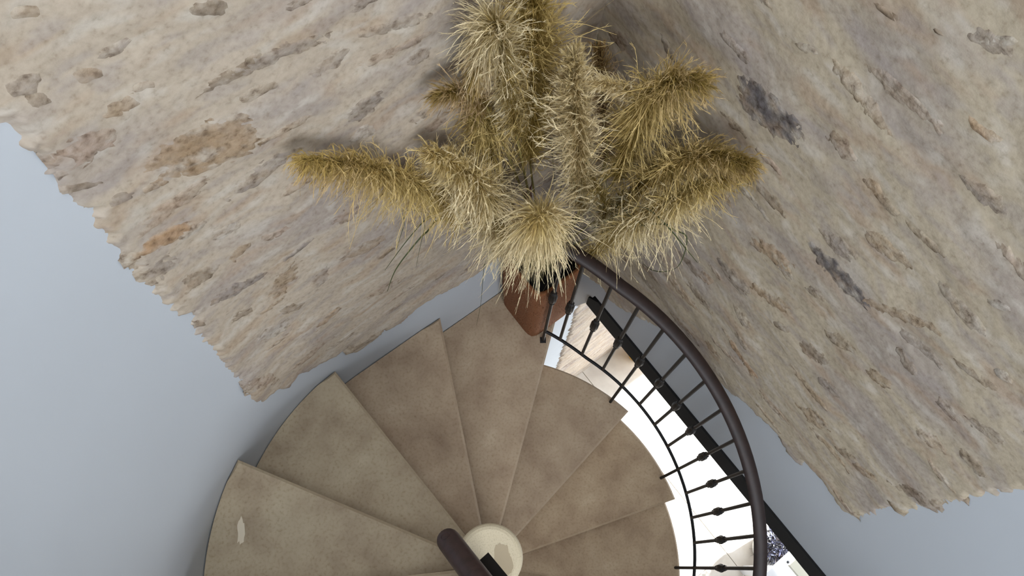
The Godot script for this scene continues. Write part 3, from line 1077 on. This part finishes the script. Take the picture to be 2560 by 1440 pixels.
# spine: pixels with a depth below the camera, from the foot of the plume to its tip
func plume(called: String, label: String, spine_px: Array, opt: Dictionary) -> void:
	var pts := PackedVector3Array()
	for p in spine_px:
		pts.append(keep_in(at(p[0], p[1], p[2]), 0.03))
	var root := Vector3(POT.x + rng.randf_range(-0.035, 0.035), H - POT_TOP - 0.12, POT.y + rng.randf_range(-0.035, 0.035))
	var o := thing(called, label, "pampas grass", root, "dried pampas plumes in the woven planter")
	# the stem leaves the pot upright and bends into the plume
	var first := pts[0]
	var d0 := (pts[1] - pts[0]).normalized()
	var mid := root.lerp(first, 0.55) + Vector3(0, 0.1, 0) - d0 * 0.03
	var stem := PackedVector3Array([root, Vector3(root.x, H - POT_TOP + 0.03, root.z).lerp(mid, 0.25), mid, first])
	for p in pts.size() - 1:
		stem.append(pts[p + 1])
	var path := smooth_path(stem, 30)
	for i in path.size():
		path[i] = keep_in(path[i], 0.02) - root
	var rad := PackedFloat32Array()
	for i in path.size():
		rad.append(lerpf(0.0042, 0.0008, float(i) / path.size()))
	part("stem", tube(path, rad, 6), mats.stem, o)
	var v := PackedVector3Array()
	var n := PackedVector3Array()
	var c := PackedColorArray()
	var idx := PackedInt32Array()
	var count := int(opt.get("n", 900) * 0.8)
	var ln: float = opt.get("len", 0.16)
	var spread: float = opt.get("spread", 0.75)
	var droop: float = opt.get("droop", 0.45)
	var root_c: Color = opt.get("root", Color(0.40, 0.30, 0.095))
	var tip_c: Color = opt.get("tip", Color(0.80, 0.70, 0.45))
	var end_c: Color = opt.get("end", tip_c)
	var bias: Vector3 = opt.get("bias", Vector3.ZERO)
	var thick: float = opt.get("thick", 1.0)
	var u := 0.0
	var t := Vector3.UP
	var d := Vector3.UP
	var p := Vector3.ZERO
	var l := 0.1
	var dr := 0.3
	var lock_end := Vector3.ZERO
	for i in count * 7:
		var hair := i % 7 != 0
		if i % 21 == 0:
			# a new lock of strands that keep together towards their ends
			u = pow(rng.randf(), 0.85)
			t = (catmull(pts, minf(u + 0.03, 1.0)) - catmull(pts, maxf(u - 0.03, 0.0))).normalized()
			var s := Vector3(rng.randfn(0, 1), rng.randfn(0, 1), rng.randfn(0, 1))
			s = (s - t * s.dot(t)).normalized()
			var grow := lerpf(0.7, 1.0, smoothstep(0.0, 0.3, u)) * lerpf(1.0, 0.4, smoothstep(0.5, 1.0, u))
			l = ln * grow * rng.randf_range(0.6, 1.2)
			d = (t * (rng.randf_range(0.45, 0.95) + 0.9 * smoothstep(0.6, 1.0, u)) + s * spread * rng.randf_range(0.45, 1.25) + bias * 0.6).normalized()
			dr = droop * rng.randf_range(0.5, 1.4)
			lock_end = d * l
		p = catmull(pts, clampf(u + rng.randfn(0, 0.03), 0, 1))
		var j := Vector3(rng.randfn(0, 1), rng.randfn(0, 1), rng.randfn(0, 1)) * (0.45 if hair else 0.12)
		var own := l * (rng.randf_range(0.25, 0.72) if hair else rng.randf_range(0.7, 1.1))
		d = (lock_end / l + j * 0.6).normalized()
		var w := rng.randf_range(0.0003, 0.0005) if hair else rng.randf_range(0.0006, 0.0009) * thick
		var side := d.cross(Vector3(rng.randfn(0, 1), rng.randfn(0, 1), rng.randfn(0, 1))).normalized()
		var wob := Vector3(rng.randfn(0, 1), rng.randfn(0, 1), rng.randfn(0, 1)) * l * (0.03 if hair else 0.075)
		var seg := 2 if hair else 6
		var tone := rng.randf_range(0.82, 1.12)
		var here := tip_c.lerp(end_c, smoothstep(0.45, 0.95, u))
		var ph := rng.randf() * TAU
		var b := v.size()
		var prev := p
		for k in seg + 1:
			var x := float(k) / seg
			var q := p + d * own * x + (Vector3(0, -dr, 0) + bias * 0.5) * own * x * x + wob * (sin(x * 4.0 + ph) - sin(ph))
			q = keep_in(q)
			var ww := w * (1.1 - 0.8 * x * x)
			var nrm := (q - prev).cross(side).normalized() if k > 0 else d.cross(side).normalized()
			prev = q
			v.append(q - side * ww - root)
			v.append(q + side * ww - root)
			n.append(nrm)
			n.append(nrm)
			var col := root_c.lerp(here, smoothstep(0.08, 0.75, x * own / ln)) * tone
			c.append(col)
			c.append(col)
			if k > 0:
				var m := b + k * 2
				idx.append_array([m - 2, m - 1, m, m - 1, m + 1, m])
		# awns of the spikelets, lying close along the strand
		if not hair:
			for g in 16:
				var x := rng.randf_range(0.2, 1.0)
				var q := p + d * own * x + (Vector3(0, -dr, 0) + bias * 0.5) * own * x * x + wob * (sin(x * 4.0 + ph) - sin(ph))
				var ad := (d + (Vector3(0, -dr, 0) + bias * 0.5) * 2.0 * x + wob / own * 4.0 * cos(x * 4.0 + ph) + Vector3(rng.randfn(0, 0.22), rng.randfn(0, 0.22), rng.randfn(0, 0.22))).normalized()
				var a0 := keep_in(q)
				var a1 := keep_in(a0 + ad * rng.randf_range(0.007, 0.014))
				var e := v.size()
				var nrm := ad.cross(side).normalized()
				var aw := side * 0.0005 * thick
				var col := root_c.lerp(here, smoothstep(0.08, 0.75, x * own / ln)) * tone
				v.append_array([a0 - aw - root, a0 + aw - root, a1 - root])
				n.append_array([nrm, nrm, nrm])
				c.append_array([col, col, col])
				idx.append_array([e, e + 1, e + 2])
	var f := part("feathery_head", arr_mesh(v, n, idx, PackedVector2Array(), c), mats.plume, o)
	f.set_meta("kind", "stuff")

func plumes() -> void:
	var cream := Color(0.9, 0.755, 0.475)
	var straw := Color(0.63, 0.47, 0.2)
	var rust := Color(0.54, 0.385, 0.22)
	var olive := Color(0.35, 0.24, 0.06)
	plume("pampas_plume", "tall olive plume standing upright in the wall corner", [[1325, 400, 1.72], [1328, 250, 1.42], [1330, 90, 1.2], [1332, -60, 1.02]], {"n": 1500, "len": 0.15, "spread": 0.8, "droop": 0.3, "tip": straw, "root": olive, "end": straw})
	plume("pampas_plume", "plume bowing against the left stone wall with a rust tip", [[1290, 330, 1.5], [1262, 170, 1.2], [1240, 60, 1.08], [1205, 130, 1.15], [1180, 215, 1.24]], {"n": 1300, "len": 0.085, "spread": 0.7, "droop": 0.4, "tip": cream * 0.85, "root": olive, "end": rust})
	plume("pampas_plume", "short rust tuft pointing sideways at the left stone wall", [[1215, 265, 1.38], [1180, 235, 1.3], [1140, 228, 1.25], [1105, 235, 1.24]], {"n": 420, "len": 0.07, "spread": 0.6, "droop": 0.3, "tip": rust, "root": olive, "end": rust})
	plume("pampas_plume", "olive bunch hanging in long straight strands below the rust tuft", [[1230, 400, 1.62], [1215, 320, 1.48], [1198, 272, 1.4]], {"n": 700, "len": 0.15, "spread": 0.5, "droop": 1.1, "tip": straw * 1.1, "root": olive})
	plume("pampas_plume", "long plume lying out flat along the left stone wall", [[1160, 535, 1.8], [1085, 482, 1.62], [1000, 440, 1.44], [890, 410, 1.3], [775, 398, 1.2]], {"n": 1300, "len": 0.14, "spread": 0.5, "droop": 0.85, "tip": straw * 1.05, "root": Color(0.47, 0.33, 0.1), "end": rust * 1.15})
	plume("pampas_plume", "cream plume with its tip flicked up toward the left stone wall", [[1262, 600, 2.0], [1232, 530, 1.78], [1205, 470, 1.64], [1150, 420, 1.52], [1092, 385, 1.42]], {"n": 1300, "thick": 1.35, "len": 0.155, "spread": 0.75, "droop": 0.6, "tip": cream, "root": Color(0.53, 0.375, 0.12)})
	plume("pampas_plume", "big cream plume drooping over the front rim of the planter", [[1335, 600, 1.95], [1350, 560, 1.8], [1352, 540, 1.68], [1345, 545, 1.6]], {"n": 1000, "thick": 1.5, "len": 0.17, "spread": 1.2, "droop": 0.95, "tip": cream * 1.05, "root": Color(0.56, 0.4, 0.135), "bias": Vector3(-0.05, 0, 0.1)})
	plume("pampas_plume", "cream strands hanging down the left face of the planter", [[1290, 590, 2.0], [1275, 565, 1.88], [1265, 560, 1.8]], {"n": 420, "thick": 1.4, "len": 0.17, "spread": 0.55, "droop": 1.15, "tip": cream, "root": olive, "bias": Vector3(-0.1, 0, 0.05)})
	plume("pampas_plume", "pale plume standing upright right of the tall olive one", [[1450, 520, 1.9], [1448, 400, 1.6], [1440, 270, 1.34], [1434, 150, 1.16]], {"n": 1400, "thick": 1.25, "len": 0.118, "spread": 0.6, "droop": 0.2, "tip": cream, "root": straw * 0.8})
	plume("pampas_plume", "dark rusty plume standing close to the right stone wall", [[1515, 400, 1.72], [1508, 290, 1.56], [1502, 190, 1.44], [1500, 130, 1.38]], {"n": 480, "len": 0.075, "spread": 0.65, "droop": 0.3, "tip": rust * 0.75, "root": Color(0.22, 0.13, 0.05), "end": Color(0.4, 0.27, 0.1)})
	plume("pampas_plume", "plume flaring against the right stone wall with a wide rust tip", [[1545, 440, 1.74], [1580, 330, 1.5], [1625, 240, 1.32], [1680, 205, 1.24], [1740, 200, 1.2]], {"n": 1300, "len": 0.13, "spread": 0.75, "droop": 0.5, "tip": straw, "root": olive, "end": rust})
	plume("pampas_plume", "pale side plume flicking left over the dark rusty one", [[1620, 280, 1.44], [1580, 230, 1.34], [1530, 212, 1.28], [1500, 208, 1.26]], {"n": 300, "len": 0.07, "spread": 0.4, "droop": 0.25, "tip": cream * 0.9, "root": straw})
	plume("pampas_plume", "rusty plume arching low along the right stone wall", [[1540, 520, 1.88], [1610, 455, 1.68], [1680, 410, 1.52], [1770, 385, 1.4], [1865, 405, 1.32]], {"n": 1300, "len": 0.125, "spread": 0.6, "droop": 0.4, "tip": straw * 1.1, "root": olive, "end": rust * 1.1})
	plume("pampas_plume", "lowest right plume trailing long strands over the handrail", [[1470, 640, 2.05], [1550, 570, 1.82], [1640, 520, 1.64], [1740, 470, 1.5], [1850, 425, 1.4]], {"n": 1250, "thick": 1.2, "len": 0.15, "spread": 0.55, "droop": 0.95, "tip": cream * 0.9, "root": Color(0.5, 0.355, 0.11), "end": straw * 1.1})
	plume("pampas_plume", "small grey-cream plume tucked between the two right low plumes", [[1520, 560, 1.95], [1510, 500, 1.8], [1480, 450, 1.7]], {"n": 380, "len": 0.1, "spread": 0.7, "droop": 0.5, "tip": Color(0.56, 0.49, 0.33), "root": olive})

func blade(label: String, px: Array, w: float, dark := 1.0, root_it := true) -> void:
	var pts := PackedVector3Array()
	var root := Vector3(POT.x + rng.randf_range(-0.03, 0.03), H - POT_TOP - 0.1, POT.y + rng.randf_range(-0.03, 0.03))
	if root_it:
		pts.append(root)
		pts.append(root.lerp(at(px[0][0], px[0][1], px[0][2]), 0.5) + Vector3(0, 0.08, 0))
	for p in px:
		pts.append(keep_in(at(p[0], p[1], p[2]), 0.025))
	var o := thing("grass_blade", label, "grass blade", root, "green grass blades in the woven planter")
	var path := smooth_path(pts, 36)
	var v := PackedVector3Array()
	for i in path.size():
		var t := (path[mini(i + 1, path.size() - 1)] - path[maxi(i - 1, 0)]).normalized()
		var side := t.cross(Vector3(0.3, 1, 0.4)).normalized()
		var ww := w * (1.0 - 0.8 * pow(float(i) / path.size(), 3.0))
		var p := keep_in(path[i], 0.018) - root
		v.append(p - side * ww)
		v.append(p + t.cross(side) * ww * 0.45)
		v.append(p + side * ww)
	part("leaf", sheet(v, 3, path.size(), Vector3(0, 3, 0)), mats.blade, o)

func blades() -> void:
	blade("long green blade crossing the left plume toward the wall", [[1150, 505, 1.8], [1109, 518, 1.74], [1073, 540, 1.72], [1020, 598, 1.74], [962, 676, 1.84]], 0.0019)
	blade("dark green blade curving down below the left plume", [[1110, 550, 1.84], [1068, 579, 1.8], [1040, 607, 1.8], [990, 673, 1.86], [968, 729, 1.95]], 0.0023)
	blade("thin short blade tip left of the long green blade", [[1030, 520, 1.7], [1009, 568, 1.74], [990, 629, 1.84]], 0.0011)
	blade("thin straight blade hanging right of the long green blade", [[1080, 540, 1.8], [1060, 579, 1.84], [1040, 668, 1.95]], 0.0011)
	blade("green blade arching over the lowest right plume", [[1567, 525, 1.72], [1609, 519, 1.64], [1641, 538, 1.62], [1681, 580, 1.62], [1715, 622, 1.68], [1744, 657, 1.76]], 0.0022)
	blade("green blade folded and looped beside the arching one", [[1640, 560, 1.66], [1689, 577, 1.64], [1716, 591, 1.64], [1712, 630, 1.7], [1694, 667, 1.76], [1662, 679, 1.82], [1630, 675, 1.86], [1607, 659, 1.88]], 0.0019)
	blade("thin brown-green blade lying over the lowest right plume", [[1528, 511, 1.76], [1578, 542, 1.7], [1641, 588, 1.68]], 0.0012)
	blade("tall green blade rising left of the upright pale plume", [[1466, 439, 1.68], [1449, 380, 1.56], [1422, 328, 1.44], [1397, 272, 1.34], [1372, 233, 1.28]], 0.0023)
	blade("second green blade just left of the tall one", [[1441, 500, 1.82], [1427, 433, 1.66], [1410, 364, 1.52], [1391, 278, 1.36]], 0.0021)
	blade("thin green blade standing behind the drooping cream plume", [[1386, 470, 1.86], [1380, 378, 1.66], [1374, 300, 1.5]], 0.0012)
	blade("single thin blade hanging down beside the planter onto the tread", [[1240, 620, 2.05], [1212, 660, 2.1], [1208, 689, 2.2], [1202, 758, 2.42], [1191, 814, 2.62]], 0.0013)
	blade("stiff dark blade tip by the right stone wall above the plumes", [[1492, 150, 1.42], [1491, 118, 1.37], [1495, 84, 1.33]], 0.0013)
	var root := Vector3(POT.x - 0.01, H - POT_TOP - 0.1, POT.y)
	var o := thing("dry_leaf", "curled dark red-brown dead leaf between the plumes", "leaf", root)
	var v := PackedVector3Array()
	var a := at(1318, 470, 2.05)
	var b := at(1306, 412, 1.93)
	for i in 7:
		var u := i / 6.0
		var c := (root.lerp(a, u * 2.0) if u < 0.5 else a.lerp(b, u * 2.0 - 1.0)) - root
		var w := 0.004 + 0.016 * maxf(0.0, sin((u - 0.4) * PI / 0.6)) * float(u > 0.4)
		v.append(c + Vector3(-w, 0, 0))
		v.append(c + Vector3(0, -w * 0.8, -w * 0.4))
		v.append(c + Vector3(w, 0, 0))
	part("leaf", sheet(v, 3, 7, Vector3(0, 9, 0)), mats.dead_leaf, o)

# ------------------------------------------------------------------ what shows of the lower room
func lower_things() -> void:
	# bushy plant in a pot on the sunlit floor
	var c := at(1962, 1368, 5.95)
	var o := thing("potted_lavender", "dark bushy plant in a pale pot beside the white bench below", "potted plant", Vector3(c.x, 0.0005, c.z))
	part("pot", lathe([[0.0, 0.0], [0.1, 0.0], [0.145, 0.27], [0.16, 0.275], [0.16, 0.32], [0.14, 0.32], [0.135, 0.28], [0.0, 0.28]], 24), mats.pale_pot, o)
	var v := PackedVector3Array()
	var n := PackedVector3Array()
	var col := PackedColorArray()
	var idx := PackedInt32Array()
	for i in 900:
		var d := Vector3(rng.randfn(0, 1), rng.randfn(0, 1), rng.randfn(0, 1)).normalized()
		var p := d * 0.14 * pow(rng.randf(), 0.4)
		p = Vector3(p.x, maxf(p.y * 0.8 + 0.42, 0.3), p.z)
		d = (d * 0.7 + Vector3(rng.randfn(0, 0.6), rng.randfn(0.3, 0.5), rng.randfn(0, 0.6))).normalized()
		var l := rng.randf_range(0.03, 0.075) if i < 850 else rng.randf_range(0.1, 0.15)
		var s := d.cross(Vector3(rng.randfn(0, 1), rng.randfn(0, 1), rng.randfn(0, 1))).normalized()
		var w := rng.randf_range(0.003, 0.007) if i < 850 else 0.0015
		var cc := [Color(0.03, 0.028, 0.04), Color(0.1, 0.1, 0.17), Color(0.22, 0.23, 0.33), Color(0.02, 0.016, 0.022), Color(0.04, 0.03, 0.03)][rng.randi() % 5] as Color
		var b := v.size()
		var pts := [p, p + d * l * 0.55, p + d * l]
		for k in 3:
			var ww: float = [0.002, w, 0.0008][k]
			v.append(pts[k] - s * ww)
			v.append(pts[k] + s * ww)
			n.append(d.cross(s))
			n.append(d.cross(s))
			col.append(cc)
			col.append(cc)
		idx.append_array([b, b + 1, b + 2, b + 1, b + 3, b + 2, b + 2, b + 3, b + 4, b + 3, b + 5, b + 4])
	var f := part("foliage", arr_mesh(v, n, idx, PackedVector2Array(), col), mats.lavender, o)
	f.set_meta("kind", "stuff")
	# white painted bench: a seat plank with a bolt head, an arm block, legs
	var p0 := at(1895, 1452, 5.62)
	var p1 := at(1988, 1368, 5.62)
	var e := (p1 - p0) * 0.5
	e.y = 0
	var len := e.length() + 0.35
	var ex := e.normalized()
	var ez := ex.cross(Vector3.UP)
	if ez.dot(dir(AZ_R)) < 0:
		ez = -ez
	var mid := p1 - ex * (len + 0.04) + ez * 0.1
	var bn := thing("white_bench", "worn white painted wooden bench on the bright lower floor", "bench", Vector3(mid.x, 0.0005, mid.z))
	var ys := H - 5.62
	var st := new_st()
	bar(st, Vector3(0, ys - 0.02, 0), ex * len, Vector3.UP * 0.02, ez * 0.1)
	var pk := part("plank", done(st), mats.white_paint, bn)
	var hole := at(1970, 1405, 5.62) - bn.position
	part("bolt", lathe([[0.0, 0.006], [0.008, 0.005], [0.01, 0.0]], 12), mats.bolt, pk, Vector3(hole.x, ys, hole.z))
	st = new_st()
	bar(st, Vector3(0, ys - 0.02, 0) + ez * 0.215, ex * (len - 0.06), Vector3.UP * 0.02, ez * 0.09)
	part("plank", done(st), mats.white_paint, bn)
	var arm := at(2004, 1420, 5.4) - bn.position
	st = new_st()
	bar(st, Vector3(arm.x, H - 5.4 - 0.02, arm.z) + ez * 0.14, ez * 0.2, Vector3.UP * 0.02, ex * 0.05)
	part("arm_rest", done(st), mats.cream_paint, bn)
	for s in [-0.8, 0.7]:
		for z in [-0.06, 0.26]:
			st = new_st()
			var hgt: float = (ys - 0.04) / 2.0
			bar(st, ex * len * s + ez * z + Vector3.UP * hgt, ex * 0.025, Vector3.UP * hgt, ez * 0.025)
			part("leg", done(st), mats.white_paint, bn)
	st = new_st()
	var a0 := Vector3(arm.x, 0, arm.z) + ez * 0.3
	bar(st, Vector3(a0.x, (H - 5.44) / 2.0 + 0.3, a0.z), ex * 0.025, Vector3.UP * ((H - 5.44) / 2.0 - 0.3), ez * 0.025)
	part("arm_post", done(st), mats.white_paint, bn)
	# yellow pot at the foot of the lower stone wall
	var yp := at(1541, 864, 6.1)
	var g := thing("yellow_pot", "small bright yellow pot at the foot of the lower stone wall", "pot", keep_in_lower(Vector3(yp.x, 0.0005, yp.z) + dir(AZ_R) * 0.18, 0.16))
	part("body", lathe([[0.0, 0.0], [0.07, 0.0], [0.1, 0.2], [0.108, 0.22], [0.1, 0.22], [0.09, 0.19], [0.0, 0.18]], 24), mats.yellow_glaze, g)
	part("soil", lathe([[0.0, 0.2], [0.09, 0.192]], 16), mats.soil, g)

func keep_in_lower(p: Vector3, gap: float) -> Vector3:
	var l := p.dot(dir(AZ_L)) - (W_L - gap)
	return p - dir(AZ_L) * l if l > 0.0 else p
